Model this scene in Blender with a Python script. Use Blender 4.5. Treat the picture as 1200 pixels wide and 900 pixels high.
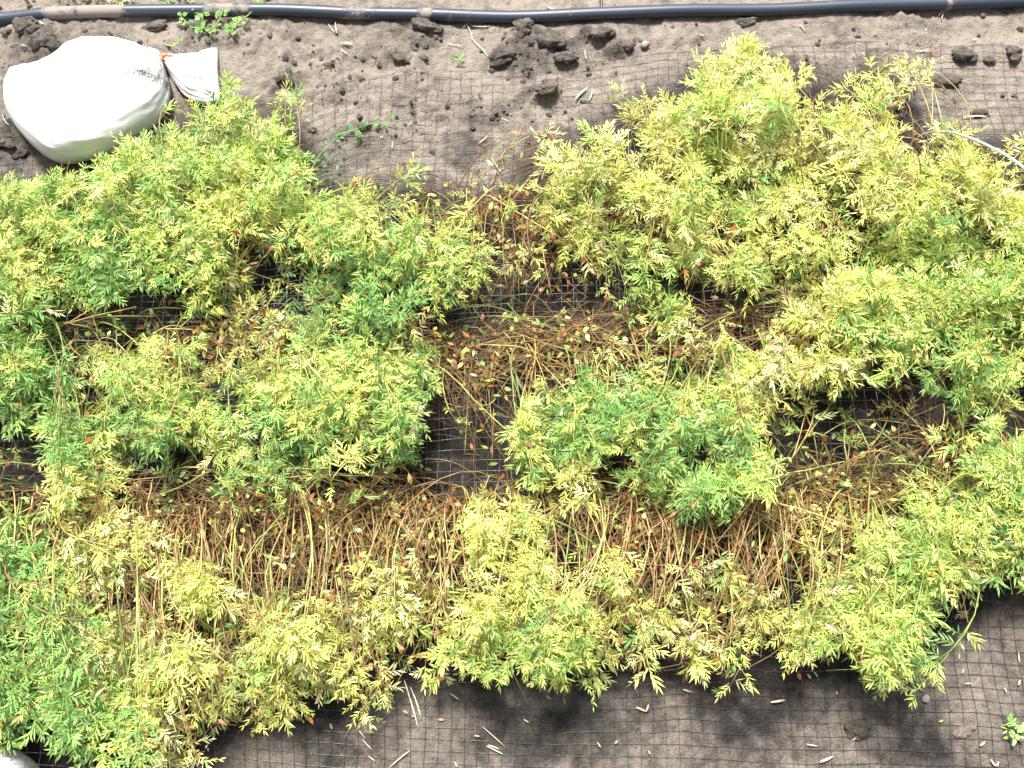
import bpy, math, random
import numpy as np

SEED = 7
rng = np.random.default_rng(SEED)
random.seed(SEED)
sc = bpy.context.scene
for o in list(bpy.data.objects):
    bpy.data.objects.remove(o)

# ------------------------------------------------------------------ camera
CAM_H = 1.62
PITCH = math.radians(72)          # looking down
TV = math.tan(math.radians(21))   # half vertical field
TH = TV * 4 / 3
cam_d = bpy.data.cameras.new('camera')
cam_d.sensor_width = 36
cam_d.lens = 18 / TH
cam_d.clip_start = 0.01
cam_d.clip_end = 500
cam = bpy.data.objects.new('camera', cam_d)
sc.collection.objects.link(cam)
cam.location = (0, 0, CAM_H)
cam.rotation_euler = (math.radians(90) - PITCH, 0, 0)
sc.camera = cam

# ------------------------------------------------------------------ sky, sun, exposure
SUN_EL, SUN_AZ = math.radians(61), math.radians(-14)    # the light comes from behind the plot
w = bpy.data.worlds.new('World'); sc.world = w; w.use_nodes = True
nt = w.node_tree; nt.nodes.clear()
wo = nt.nodes.new('ShaderNodeOutputWorld'); bg = nt.nodes.new('ShaderNodeBackground')
sky = nt.nodes.new('ShaderNodeTexSky'); sky.sky_type = 'NISHITA'; sky.sun_disc = False
sky.sun_elevation = SUN_EL; sky.sun_rotation = SUN_AZ
sky.air_density = 1.0; sky.dust_density = 4.0; sky.ozone_density = 1.0
hs = nt.nodes.new('ShaderNodeHueSaturation'); hs.inputs['Saturation'].default_value = 0.35
nt.links.new(sky.outputs[0], hs.inputs['Color'])
nt.links.new(hs.outputs[0], bg.inputs[0]); bg.inputs[1].default_value = 0.05
nt.links.new(bg.outputs[0], wo.inputs[0])
sd = bpy.data.lights.new('sun', 'SUN'); sd.energy = 3.0; sd.angle = math.radians(14)
sd.color = (1.0, 0.965, 0.91)
sun = bpy.data.objects.new('sun', sd); sc.collection.objects.link(sun)
sun.rotation_euler = (math.radians(90) - SUN_EL, 0, math.pi - SUN_AZ)
sun.location = (0, 2, 4)
sc.view_settings.view_transform = 'Standard'
sc.view_settings.look = 'None'
sc.view_settings.gamma = 1.0
sc.view_settings.use_curve_mapping = False
sc.view_settings.exposure = 1.8

# ------------------------------------------------------------------ maths helpers
def px(x, y, z=0.0):
    """spot of the plot that stands at photograph pixel x, y when it is z metres above the soil"""
    nx = (x - 600) / 600 * TH; ny = (450 - y) / 450 * TV
    dy = math.cos(PITCH) + ny * math.sin(PITCH)
    dz = -math.sin(PITCH) + ny * math.cos(PITCH)
    t = (z - CAM_H) / dz
    return np.array((nx * t, dy * t, z))

def to_px(p):
    p = np.asarray(p, float)
    rel = p - np.array((0, 0, CAM_H))
    c, s = math.cos(PITCH), math.sin(PITCH)
    d = rel[..., 1] * c - rel[..., 2] * s
    u = rel[..., 1] * s + rel[..., 2] * c
    return 600 + 600 * rel[..., 0] / d / TH, 450 - 450 * u / d / TV

def hash2(ix, iy, seed):
    n = (ix.astype(np.int64) * 374761393 + iy.astype(np.int64) * 668265263 + seed * 1442695041) & 0x7fffffff
    n = ((n ^ (n >> 13)) * 1274126177) & 0x7fffffff
    return ((n ^ (n >> 16)) & 0xffff) / 65535.0

def vnoise(x, y, seed=0):
    ix = np.floor(x); iy = np.floor(y); fx = x - ix; fy = y - iy
    fx = fx * fx * fx * (fx * (fx * 6 - 15) + 10); fy = fy * fy * fy * (fy * (fy * 6 - 15) + 10)
    ix = ix.astype(np.int64); iy = iy.astype(np.int64)
    a = hash2(ix, iy, seed); b = hash2(ix + 1, iy, seed); c = hash2(ix, iy + 1, seed); d = hash2(ix + 1, iy + 1, seed)
    return (a * (1 - fx) + b * fx) * (1 - fy) + (c * (1 - fx) + d * fx) * fy

def fbm(x, y, freq, octv=4, seed=0, gain=0.5):
    x = np.asarray(x, float); y = np.asarray(y, float)
    s = 0; a = 1; t = 0
    for k in range(octv):
        ca, sa = math.cos(0.6 * k + .3), math.sin(0.6 * k + .3)
        s = s + a * (vnoise((x * ca - y * sa) * freq + 17.3 * k, (x * sa + y * ca) * freq - 9.1 * k, seed + k) - 0.5); t += a
        a *= gain; freq *= 2.03
    return s / t * 2     # about -1 .. 1

def sstep(a, b, x):
    t = np.clip((np.asarray(x, float) - a) / (b - a), 0, 1)
    return t * t * (3 - 2 * t)

# ------------------------------------------------------------------ mesh helpers
COL = sc.collection
def tri_mesh(name, V, F, mat, tint=None, smooth=False, attr=None):
    V = np.asarray(V, np.float32); F = np.asarray(F, np.int32)
    k = F.shape[1]
    me = bpy.data.meshes.new(name)
    me.vertices.add(len(V)); me.vertices.foreach_set('co', V.ravel())
    me.loops.add(F.size); me.loops.foreach_set('vertex_index', F.ravel())
    me.polygons.add(len(F))
    me.polygons.foreach_set('loop_start', np.arange(0, F.size, k, dtype=np.int32))
    me.polygons.foreach_set('use_smooth', np.full(len(F), smooth))
    me.update(calc_edges=True)
    if tint is not None:
        a = me.color_attributes.new('tint', 'FLOAT_COLOR', 'POINT')
        c = np.ones((len(V), 4), np.float32); c[:, :3] = tint
        a.data.foreach_set('color', c.ravel())
    if attr:
        for an, av in attr.items():
            a = me.attributes.new(an, 'FLOAT', 'POINT'); a.data.foreach_set('value', np.asarray(av, np.float32))
    me.materials.append(mat)
    return me

def link(name, me, parent=None, loc=None, kind=None):
    o = bpy.data.objects.new(name, me); COL.objects.link(o)
    if parent is not None: o.parent = parent
    if loc is not None: o.location = loc
    if kind: o['kind'] = kind
    return o

def tag(o, label, cat, group=None):
    o['label'] = label; o['category'] = cat
    if group: o['group'] = group
    return o

def empty(name, loc):
    o = bpy.data.objects.new(name, None); COL.objects.link(o); o.location = loc
    o.empty_display_size = 0.02
    return o

def tube(P, R, sides=5, cap=True):
    P = np.asarray(P, float); n = len(P); R = np.broadcast_to(np.asarray(R, float), (n,))
    T = np.gradient(P, axis=0); T /= np.linalg.norm(T, axis=1, keepdims=True) + 1e-9
    ref = np.array((0.0, 0.0, 1.0)) if abs(T[:, 2]).mean() < 0.8 else np.array((1.0, 0, 0))
    A = np.cross(T, ref); A /= np.linalg.norm(A, axis=1, keepdims=True) + 1e-9
    B = np.cross(A, T)
    th = np.arange(sides) / sides * 2 * math.pi
    V = P[:, None] + R[:, None, None] * (np.cos(th)[None, :, None] * A[:, None] + np.sin(th)[None, :, None] * B[:, None])
    V = V.reshape(-1, 3)
    i = np.arange(n - 1)[:, None] * sides; j = np.arange(sides)[None]; j2 = (j + 1) % sides
    a, b, c, d = i + j, i + j2, i + sides + j2, i + sides + j
    F = np.concatenate([np.stack([a, b, c], -1).reshape(-1, 3), np.stack([a, c, d], -1).reshape(-1, 3)])
    if cap:
        m = len(V)
        V = np.concatenate([V, P[:1], P[-1:]])
        jj = np.arange(sides); e = (n - 1) * sides
        F = np.concatenate([F, np.stack([np.full(sides, m), (jj + 1) % sides, jj], -1),
                            np.stack([np.full(sides, m + 1), e + jj, e + (jj + 1) % sides], -1)])
    return V, F

class Pool:
    def __init__(s): s.V = []; s.F = []; s.C = []; s.n = 0
    def add(s, V, F, c=None):
        s.V.append(V); s.F.append(np.asarray(F) + s.n); s.n += len(V)
        if c is not None: s.C.append(np.broadcast_to(np.asarray(c, float), (len(V), 3)))
    def mesh(s, name, mat, smooth=False):
        return tri_mesh(name, np.concatenate(s.V), np.concatenate(s.F), mat, np.concatenate(s.C) if s.C else None, smooth)

def bez(p0, p1, p2, p3, n):
    t = np.linspace(0, 1, n)[:, None]
    return (1 - t) ** 3 * p0 + 3 * (1 - t) ** 2 * t * p1 + 3 * (1 - t) * t * t * p2 + t ** 3 * p3

def spline(P, n):
    """Catmull-Rom through the rows of P (any width)"""
    P = np.asarray(P, float); m = len(P)
    Q = np.concatenate([2 * P[:1] - P[1:2], P, 2 * P[-1:] - P[-2:-1]])
    u = np.linspace(0, m - 1 - 1e-9, n); i = u.astype(int); t = (u - i)[:, None]
    a, b, c, d = Q[i], Q[i + 1], Q[i + 2], Q[i + 3]
    return 0.5 * (2 * b + (c - a) * t + (2 * a - 5 * b + 4 * c - d) * t * t + (3 * b - a - 3 * c + d) * t ** 3)

# ------------------------------------------------------------------ materials
def new_mat(name):
    m = bpy.data.materials.new(name); m.use_nodes = True
    n = m.node_tree; n.nodes.clear()
    out = n.nodes.new('ShaderNodeOutputMaterial')
    return m, n, out
def N(n, t, **kw):
    x = n.nodes.new(t)
    for k, v in kw.items(): setattr(x, k, v)
    return x
def noise_node(n, scale, detail=4, rough=0.55, coord=None):
    x = N(n, 'ShaderNodeTexNoise'); x.inputs['Scale'].default_value = scale
    x.inputs['Detail'].default_value = detail; x.inputs['Roughness'].default_value = rough
    if coord is not None: n.links.new(coord, x.inputs['Vector'])
    return x
def ramp(n, fac, stops):
    r = N(n, 'ShaderNodeValToRGB'); cr = r.color_ramp
    while len(cr.elements) < len(stops): cr.elements.new(0.5)
    for e, (p, c) in zip(cr.elements, stops):
        e.position = p; e.color = (*c, 1) if len(c) == 3 else c
    n.links.new(fac, r.inputs[0]); return r
def mixc(n, fac, a, b, blend='MIX'):
    m = N(n, 'ShaderNodeMix', data_type='RGBA', blend_type=blend)
    if isinstance(fac, (int, float)): m.inputs[0].default_value = fac
    else: n.links.new(fac, m.inputs[0])
    for s, v in ((6, a), (7, b)):
        if isinstance(v, tuple): m.inputs[s].default_value = (*v, 1)
        else: n.links.new(v, m.inputs[s])
    return m.outputs[2]
def math_n(n, op, a, b=None, clamp=False):
    m = N(n, 'ShaderNodeMath', operation=op, use_clamp=clamp)
    for s, v in ((0, a), (1, b)):
        if v is None: continue
        if isinstance(v, (int, float)): m.inputs[s].default_value = v
        else: n.links.new(v, m.inputs[s])
    return m.outputs[0]

def mat_leaf():
    m, n, out = new_mat('leaf')
    at = N(n, 'ShaderNodeAttribute', attribute_name='tint')
    tc = N(n, 'ShaderNodeTexCoord')
    ns = noise_node(n, 220, 2, .5, tc.outputs['Object'])
    v = ramp(n, ns.outputs['Fac'], [(0.3, (0.82, 0.84, 0.8)), (0.7, (1.12, 1.1, 1.05))])
    c = mixc(n, 1.0, at.outputs['Color'], v.outputs[0], 'MULTIPLY')
    b = N(n, 'ShaderNodeBsdfPrincipled'); b.inputs['Roughness'].default_value = 0.48
    b.inputs['Specular IOR Level'].default_value = 0.4
    n.links.new(c, b.inputs['Base Color'])
    t = N(n, 'ShaderNodeBsdfTranslucent'); n.links.new(c, t.inputs['Color'])
    mx = N(n, 'ShaderNodeMixShader'); mx.inputs[0].default_value = 0.28
    n.links.new(b.outputs[0], mx.inputs[1]); n.links.new(t.outputs[0], mx.inputs[2])
    n.links.new(mx.outputs[0], out.inputs[0]); return m

def mat_stem():
    m, n, out = new_mat('stem')
    at = N(n, 'ShaderNodeAttribute', attribute_name='tint')
    tc = N(n, 'ShaderNodeTexCoord')
    ns = noise_node(n, 60, 3, .6, tc.outputs['Object'])
    v = ramp(n, ns.outputs['Fac'], [(0.3, (0.6, 0.55, 0.5)), (0.65, (1.15, 1.15, 1.1))])
    c = mixc(n, 1.0, at.outputs['Color'], v.outputs[0], 'MULTIPLY')
    b = N(n, 'ShaderNodeBsdfPrincipled'); b.inputs['Roughness'].default_value = 0.5
    n.links.new(c, b.inputs['Base Color'])
    n.links.new(b.outputs[0], out.inputs[0]); return m

def mat_soil(name, damp_shade_attr=True, base_damp=0.5):
    m, n, out = new_mat(name)
    geo = N(n, 'ShaderNodeNewGeometry'); P = geo.outputs['Position']
    n1 = noise_node(n, 9, 6, .62, P); n2 = noise_node(n, 55, 6, .65, P); n3 = noise_node(n, 260, 5, .7, P)
    if damp_shade_attr:
        at = N(n, 'ShaderNodeAttribute', attribute_name='damp_shade'); d = at.outputs['Fac']  # soil wetness together with the shade painted in below the canopy
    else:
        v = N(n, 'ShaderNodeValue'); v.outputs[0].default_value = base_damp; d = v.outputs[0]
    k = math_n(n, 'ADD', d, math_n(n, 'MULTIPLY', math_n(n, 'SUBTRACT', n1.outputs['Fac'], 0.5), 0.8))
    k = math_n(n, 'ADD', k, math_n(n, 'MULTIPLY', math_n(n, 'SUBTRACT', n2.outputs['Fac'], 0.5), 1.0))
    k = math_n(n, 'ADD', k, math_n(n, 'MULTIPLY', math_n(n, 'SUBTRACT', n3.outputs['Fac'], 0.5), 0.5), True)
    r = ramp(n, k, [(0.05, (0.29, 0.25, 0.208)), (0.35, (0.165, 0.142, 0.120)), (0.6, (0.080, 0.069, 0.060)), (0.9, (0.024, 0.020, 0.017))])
    vo = N(n, 'ShaderNodeTexVoronoi'); vo.inputs['Scale'].default_value = 260; n.links.new(P, vo.inputs['Vector'])
    sp = ramp(n, vo.outputs['Distance'], [(0.10, (1, 1, 1)), (0.17, (0, 0, 0))])
    n4 = noise_node(n, 30, 2, .5, P)
    gate = ramp(n, n4.outputs['Fac'], [(0.56, (0, 0, 0)), (0.66, (1, 1, 1))])
    fac = math_n(n, 'MULTIPLY', math_n(n, 'MULTIPLY', sp.outputs[0], gate.outputs[0]), 0.5)
    c = mixc(n, fac, r.outputs[0], (0.36, 0.33, 0.28))
    b = N(n, 'ShaderNodeBsdfPrincipled'); n.links.new(c, b.inputs['Base Color'])
    rr = ramp(n, k, [(0.2, (0.95,) * 3), (0.9, (0.72,) * 3)]); n.links.new(rr.outputs[0], b.inputs['Roughness'])
    b.inputs['Specular IOR Level'].default_value = 0.25
    h = math_n(n, 'ADD', math_n(n, 'MULTIPLY', n2.outputs['Fac'], 1.0), math_n(n, 'MULTIPLY', n3.outputs['Fac'], 0.55))
    bp = N(n, 'ShaderNodeBump'); bp.inputs['Strength'].default_value = 1.0; bp.inputs['Distance'].default_value = 0.009
    n.links.new(h, bp.inputs['Height']); n.links.new(bp.outputs[0], b.inputs['Normal'])
    n.links.new(b.outputs[0], out.inputs[0]); return m

def mat_plain(name, col, rough=0.5, var=0.2, scale=80, bump=0.0, spec=0.5):
    m, n, out = new_mat(name)
    tc = N(n, 'ShaderNodeTexCoord'); ns = noise_node(n, scale, 4, .6, tc.outputs['Object'])
    lo = tuple(c * (1 - var) for c in col); hi = tuple(min(1, c * (1 + var)) for c in col)
    r = ramp(n, ns.outputs['Fac'], [(0.3, lo), (0.7, hi)])
    b = N(n, 'ShaderNodeBsdfPrincipled'); b.inputs['Roughness'].default_value = rough
    b.inputs['Specular IOR Level'].default_value = spec
    n.links.new(r.outputs[0], b.inputs['Base Color'])
    if bump:
        bp = N(n, 'ShaderNodeBump'); bp.inputs['Strength'].default_value = bump; bp.inputs['Distance'].default_value = 0.002
        n.links.new(ns.outputs['Fac'], bp.inputs['Height']); n.links.new(bp.outputs[0], b.inputs['Normal'])
    n.links.new(b.outputs[0], out.inputs[0]); return m

def mat_pipe():
    m, n, out = new_mat('black_pipe_plastic')
    at = N(n, 'ShaderNodeAttribute', attribute_name='dust')
    geo = N(n, 'ShaderNodeNewGeometry'); P = geo.outputs['Position']
    n1 = noise_node(n, 40, 6, .7, P); n2 = noise_node(n, 300, 3, .6, P)
    k = math_n(n, 'ADD', at.outputs['Fac'], math_n(n, 'MULTIPLY', math_n(n, 'SUBTRACT', n1.outputs['Fac'], .5), 1.6))
    k = math_n(n, 'ADD', k, math_n(n, 'MULTIPLY', math_n(n, 'SUBTRACT', n2.outputs['Fac'], .5), .4))
    f = ramp(n, k, [(0.42, (0, 0, 0)), (0.62, (1, 1, 1))])
    c = mixc(n, f.outputs[0], (0.034, 0.044, 0.066), (0.24, 0.21, 0.18))
    b = N(n, 'ShaderNodeBsdfPrincipled'); n.links.new(c, b.inputs['Base Color'])
    rr = ramp(n, k, [(0.4, (0.42,) * 3), (0.6, (0.95,) * 3)]); n.links.new(rr.outputs[0], b.inputs['Roughness'])
    n.links.new(b.outputs[0], out.inputs[0]); return m

def mat_sack():
    m, n, out = new_mat('white_woven_sack')
    at = N(n, 'ShaderNodeAttribute', attribute_name='dirt')
    tc = N(n, 'ShaderNodeTexCoord'); P = tc.outputs['Object']
    n1 = noise_node(n, 45, 6, .75, P); n2 = noise_node(n, 420, 3, .7, P)
    k = math_n(n, 'ADD', at.outputs['Fac'], math_n(n, 'MULTIPLY', math_n(n, 'SUBTRACT', n1.outputs['Fac'], .5), 1.0))
    k = math_n(n, 'ADD', k, math_n(n, 'MULTIPLY', math_n(n, 'SUBTRACT', n2.outputs['Fac'], .5), 1.3))
    f = ramp(n, k, [(0.5, (0.80, 0.81, 0.82)), (0.62, (0.45, 0.43, 0.42)), (0.8, (0.07, 0.065, 0.06))])
    b = N(n, 'ShaderNodeBsdfPrincipled'); n.links.new(f.outputs[0], b.inputs['Base Color'])
    b.inputs['Roughness'].default_value = 0.45
    # woven tapes
    w1 = N(n, 'ShaderNodeTexWave', wave_type='BANDS', bands_direction='X'); w1.inputs['Scale'].default_value = 160
    w2 = N(n, 'ShaderNodeTexWave', wave_type='BANDS', bands_direction='Y'); w2.inputs['Scale'].default_value = 160
    for x in (w1, w2): n.links.new(P, x.inputs['Vector'])
    h = math_n(n, 'ADD', w1.outputs['Fac'], w2.outputs['Fac'])
    bp = N(n, 'ShaderNodeBump'); bp.inputs['Strength'].default_value = 0.25; bp.inputs['Distance'].default_value = 0.0006
    n.links.new(h, bp.inputs['Height']); n.links.new(bp.outputs[0], b.inputs['Normal'])
    n.links.new(b.outputs[0], out.inputs[0]); return m

M_LEAF, M_STEM = mat_leaf(), mat_stem()
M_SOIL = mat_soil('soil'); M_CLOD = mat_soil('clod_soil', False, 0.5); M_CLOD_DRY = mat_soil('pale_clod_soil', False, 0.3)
M_PIPE, M_SACK = mat_pipe(), mat_sack()
M_NET = mat_plain('net_plastic', (0.030, 0.033, 0.042), 0.28, 0.3, 30, spec=0.9)
M_WIRE = mat_plain('white_wire', (0.48, 0.52, 0.56), 0.35, 0.12, 60)
M_THREAD = mat_plain('grey_thread', (0.10, 0.11, 0.16), 0.7, 0.3, 300)
M_TIE = mat_plain('orange_tie', (0.75, 0.16, 0.04), 0.5, 0.2, 200)
M_STRAW = mat_plain('straw', (0.58, 0.50, 0.36), 0.6, 0.25, 90, 0.2)
M_STONE = mat_plain('stone', (0.30, 0.27, 0.25), 0.85, 0.3, 120, 0.6)

# ------------------------------------------------------------------ map of the plot
# one number per 50 px square of the photograph, read at canopy height:
# dense foliage 1 green, 2 lime, 3 yellow; 4 5 6 the same, sparse; 7 bare brown stems; 8 few stems; 9 dark gap; 10 open soil; 0 outside
CODES = ('.', 'G', 'L', 'Y', 'g', 'l', 'y', 'b', 's', 'k', 'o')
PLOT = [
 [0, 0, 0, 0, 0, 0, 0, 0, 0, 0, 0, 0, 0, 0, 0, 0, 0, 0, 0, 0, 0, 0, 0, 0],
 [0, 0, 0, 0, 0, 0, 0, 0, 0, 0, 0, 0, 0, 0, 0, 0, 3, 3, 6, 0, 3, 6, 0, 0],
 [0, 0, 0, 0, 5, 2, 5, 0, 0, 0, 0, 0, 0, 0, 6, 3, 2, 2, 3, 3, 6, 0, 0, 0],
 [0, 0, 2, 2, 2, 2, 2, 0, 0, 0, 0, 0, 6, 6, 3, 3, 2, 3, 3, 3, 6, 3, 3, 6],
 [2, 2, 2, 2, 2, 2, 2, 5, 2, 5, 6, 0, 6, 2, 3, 3, 2, 2, 3, 6, 3, 3, 3, 6],
 [2, 2, 1, 2, 2, 3, 5, 2, 2, 5, 6, 6, 6, 3, 5, 3, 6, 3, 5, 6, 2, 2, 2, 3],
 [3, 2, 1, 1, 2, 6, 5, 1, 1, 1, 2, 6, 7, 6, 5, 2, 6, 2, 6, 3, 2, 2, 2, 2],
 [1, 9, 9, 9, 9, 6, 6, 5, 1, 5, 9, 7, 7, 8, 7, 5, 7, 7, 6, 3, 2, 2, 2, 2],
 [1, 4, 5, 3, 6, 6, 6, 2, 2, 5, 8, 8, 8, 8, 6, 7, 6, 3, 3, 3, 2, 2, 1, 2],
 [1, 1, 5, 2, 2, 5, 2, 1, 2, 1, 8, 8, 6, 1, 1, 2, 2, 3, 3, 9, 9, 7, 6, 7],
 [9, 1, 2, 1, 1, 2, 1, 2, 2, 1, 10, 8, 2, 1, 2, 1, 1, 2, 9, 9, 9, 7, 6, 2],
 [9, 3, 3, 9, 7, 7, 5, 9, 7, 9, 10, 10, 9, 3, 7, 5, 1, 2, 7, 7, 7, 5, 5, 2],
 [4, 6, 3, 6, 7, 7, 7, 7, 7, 6, 8, 3, 3, 7, 7, 7, 7, 7, 7, 6, 5, 2, 2, 2],
 [1, 5, 3, 6, 3, 7, 7, 7, 6, 6, 7, 3, 3, 7, 3, 7, 6, 6, 7, 6, 2, 2, 2, 5],
 [1, 1, 3, 6, 3, 6, 5, 6, 6, 3, 6, 3, 2, 3, 6, 3, 6, 6, 3, 2, 2, 2, 5, 0],
 [1, 1, 3, 6, 6, 5, 3, 6, 6, 6, 6, 2, 2, 2, 6, 5, 6, 6, 5, 5, 2, 2, 0, 0],
 [1, 1, 1, 3, 6, 6, 3, 3, 6, 0, 0, 0, 0, 0, 0, 0, 0, 0, 0, 0, 0, 0, 0, 0],
 [1, 1, 1, 6, 6, 0, 0, 0, 0, 0, 0, 0, 0, 0, 0, 0, 0, 0, 0, 0, 0, 0, 0, 0],
]
MAP = [[CODES[n] for n in r] for r in PLOT]
NR, NC = len(MAP), 24
assert all(len(r) == 24 for r in MAP), [len(r) for r in MAP]
def ragged_map():
    u, v = np.meshgrid(np.arange(-200, 1400, 4.0), np.arange(-200, 1100, 4.0))
    u2 = u + 38 * fbm(u / 100, v / 100, 3.2, 3, 91); v2 = v + 38 * fbm(u / 100, v / 100, 3.2, 3, 191)
    arr = np.array([list(r) for r in MAP])
    return arr[np.clip(v2 // 50, 0, NR - 1).astype(int), np.clip(u2 // 50, 0, NC - 1).astype(int)]
RMAP = ragged_map()
def code_px(x, y):
    return RMAP[int(min(max((y + 200) // 4, 0), RMAP.shape[0] - 1)), int(min(max((x + 200) // 4, 0), RMAP.shape[1] - 1))]
def code_at(p):
    x, y = to_px(p); return code_px(float(x), float(y))
OCC = np.array([[0.0 if ch == '.' else 1.0 for ch in r] for r in MAP])
def blur(a):
    p = np.pad(a, 1, mode='edge')
    return (p[:-2, 1:-1] + p[2:, 1:-1] + p[1:-1, :-2] + p[1:-1, 2:] + 2 * p[1:-1, 1:-1]) / 6
OCCB = blur(OCC)
def occ(x, y):
    """how far a spot lies inside the planted plot"""
    q = np.stack([x, y, np.full_like(x, 0.03)], -1)
    u, v = to_px(q)
    u = np.clip(u / 50 - .5, 0, NC - 1.001); v = np.clip(v / 50 - .5, 0, NR - 1.001)
    i = v.astype(int); j = u.astype(int); fy = v - i; fx = u - j
    return (OCCB[i, j] * (1 - fx) + OCCB[i, j + 1] * fx) * (1 - fy) + (OCCB[i + 1, j] * (1 - fx) + OCCB[i + 1, j + 1] * fx) * fy

# ------------------------------------------------------------------ ground
def blobs(lst):
    out = []
    for (x, y, rx, ry, a) in lst:
        c = px(x, y); ex = abs(px(x + rx, y)[0] - c[0]); ey = abs(px(x, y - ry)[1] - c[1])
        out.append((c[0], c[1], ex, ey, a))
    return out
LUMPS = blobs([(640, 62, 55, 22, .018), (705, 50, 28, 14, .016), (500, 38, 28, 10, .014), (335, 92, 14, 10, .012), (470, 65, 25, 12, .010),
    (640, 108, 18, 9, .012), (505, 130, 20, 12, .010), (35, 40, 30, 16, .014), (70, 60, 35, 16, .014), (240, 45, 40, 16, .012), (380, 95, 30, 20, .012), (1045, 125, 20, 16, .014),
    (580, 130, 35, 14, .010), (15, 155, 25, 25, .012), (610, 40, 16, 9, .016), (20, 80, 24, 18, .010), (420, 60, 30, 15, .008), (760, 40, 60, 10, .008)])
DIPS = blobs([(600, 130, 70, 16, -.012), (930, 60, 120, 18, -.008), (880, 855, 90, 40, -.006), (1070, 870, 50, 40, -.006), (640, 860, 90, 40, -.005), (1000, 760, 30, 20, -.008),
    (340, 70, 40, 16, -.006), (1130, 120, 90, 20, -.006), (450, 50, 40, 10, -.006)])
DAMP = blobs([(640, 860, 95, 42, .40), (880, 835, 75, 45, .42), (1072, 868, 42, 42, .5), (380, 880, 40, 32, .35), (560, 810, 45, 28, .25), (860, 790, 80, 22, .2), (1010, 765, 40, 22, .2),
    (1190, 800, 20, 40, .22), (640, 62, 60, 26, .40), (705, 48, 30, 16, .35), (450, 62, 45, 16, .25), (590, 128, 45, 14, .25), (640, 108, 24, 10, .3), (565, 175, 50, 18, .35), (340, 175, 40, 30, .25),
    (60, 60, 70, 28, .3), (20, 160, 40, 30, .4), (250, 45, 50, 20, .2), (420, 170, 60, 20, .2), (1050, 120, 30, 24, .35), (500, 38, 36, 14, .25), (340, 95, 24, 14, .3), (200, 870, 100, 30, .05),
    (700, 22, 600, 6, .2), (770, 70, 40, 16, .15), (545, 160, 30, 30, .15)])
def bump_sum(x, y, lst, rough=0.0, p=2):
    s = np.zeros_like(x)
    if rough: wx = fbm(x, y, 30, 3, 31) * rough; wy = fbm(x, y, 30, 3, 57) * rough
    else: wx = wy = 0
    for (cx, cy, ex, ey, a) in lst:
        q = ((x + wx - cx) / ex) ** 2 + ((y + wy - cy) / ey) ** 2
        s = s + a * np.exp(-q ** (p / 2))
    return s
def ground_z(x, y):
    x = np.atleast_1d(np.asarray(x, float)); y = np.atleast_1d(np.asarray(y, float))
    fade = (1 - sstep(1.3, 3.0, np.abs(x))) * (1 - sstep(1.7, 3.2, y)) * sstep(-2.0, -0.4, y)
    rough = 0.30 + 0.70 * sstep(0.72, 0.98, y)
    z = fbm(x, y, 2.2, 3, 3) * .012 * rough
    wx = x + .02 * fbm(x, y, 9, 2, 13); wy = y + .02 * fbm(x, y, 9, 2, 15)
    r = fbm(wx, wy, 12, 5, 11, .58)
    patch = sstep(-.15, .35, fbm(x, y, 5, 3, 23))           # crumbly stretches between smooth ones
    crumb = np.abs(fbm(wx, wy, 34, 4, 21, .62))
    z = z + rough * (.010 * r + patch * .022 * crumb * (.3 + .7 * rough))
    z = z + (.0016 + .0022 * rough * patch) * fbm(x, y, 85, 3, 41, .6)
    L = bump_sum(x, y, LUMPS, .03, 3)
    z = z + L * (1 + 1.1 * fbm(x, y, 45, 4, 71, .65)) + bump_sum(x, y, DIPS, .03)
    return z * fade

fx_ = np.arange(-1.35, 1.3501, 0.006); fy_ = np.arange(-0.4, 1.8001, 0.006)
xs = np.concatenate([[-60, -30, -15, -8, -4.5, -2.8, -1.9], fx_, [1.9, 2.8, 4.5, 8, 15, 30, 60]])
ys = np.concatenate([[-60, -30, -15, -8, -4, -2.2, -1.1], fy_, [2.2, 2.8, 4, 6, 10, 18, 35, 60]])
X, Y = np.meshgrid(xs, ys); Z = ground_z(X.ravel(), Y.ravel())
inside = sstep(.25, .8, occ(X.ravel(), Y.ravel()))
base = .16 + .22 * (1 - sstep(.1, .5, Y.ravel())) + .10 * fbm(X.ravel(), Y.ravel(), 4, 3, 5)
dm = base + bump_sum(X.ravel(), Y.ravel(), DAMP, .05, 3.2) + .68 * inside  # wet patches, plus plot soil darkened for moisture and painted-in shade under the plants
nx_, ny_ = len(xs), len(ys)
_Z = Z.reshape(ny_, nx_)
def gz(x, y):
    j = int(min(max(np.searchsorted(xs, x), 1), nx_ - 1)); i = int(min(max(np.searchsorted(ys, y), 1), ny_ - 1))
    a = (x - xs[j - 1]) / (xs[j] - xs[j - 1]); b = (y - ys[i - 1]) / (ys[i] - ys[i - 1])
    return float((_Z[i - 1, j - 1] * (1 - a) + _Z[i - 1, j] * a) * (1 - b) + (_Z[i, j - 1] * (1 - a) + _Z[i, j] * a) * b)
ii = (np.arange(ny_ - 1)[:, None] * nx_ + np.arange(nx_ - 1)[None]).ravel()
F = np.stack([ii, ii + 1, ii + nx_ + 1, ii + nx_], -1)
me = tri_mesh('ground', np.stack([X.ravel(), Y.ravel(), Z], -1), F, M_SOIL, smooth=True, attr={'damp_shade': np.clip(dm, 0, 1)})
link('ground', me, kind='structure')

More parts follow.
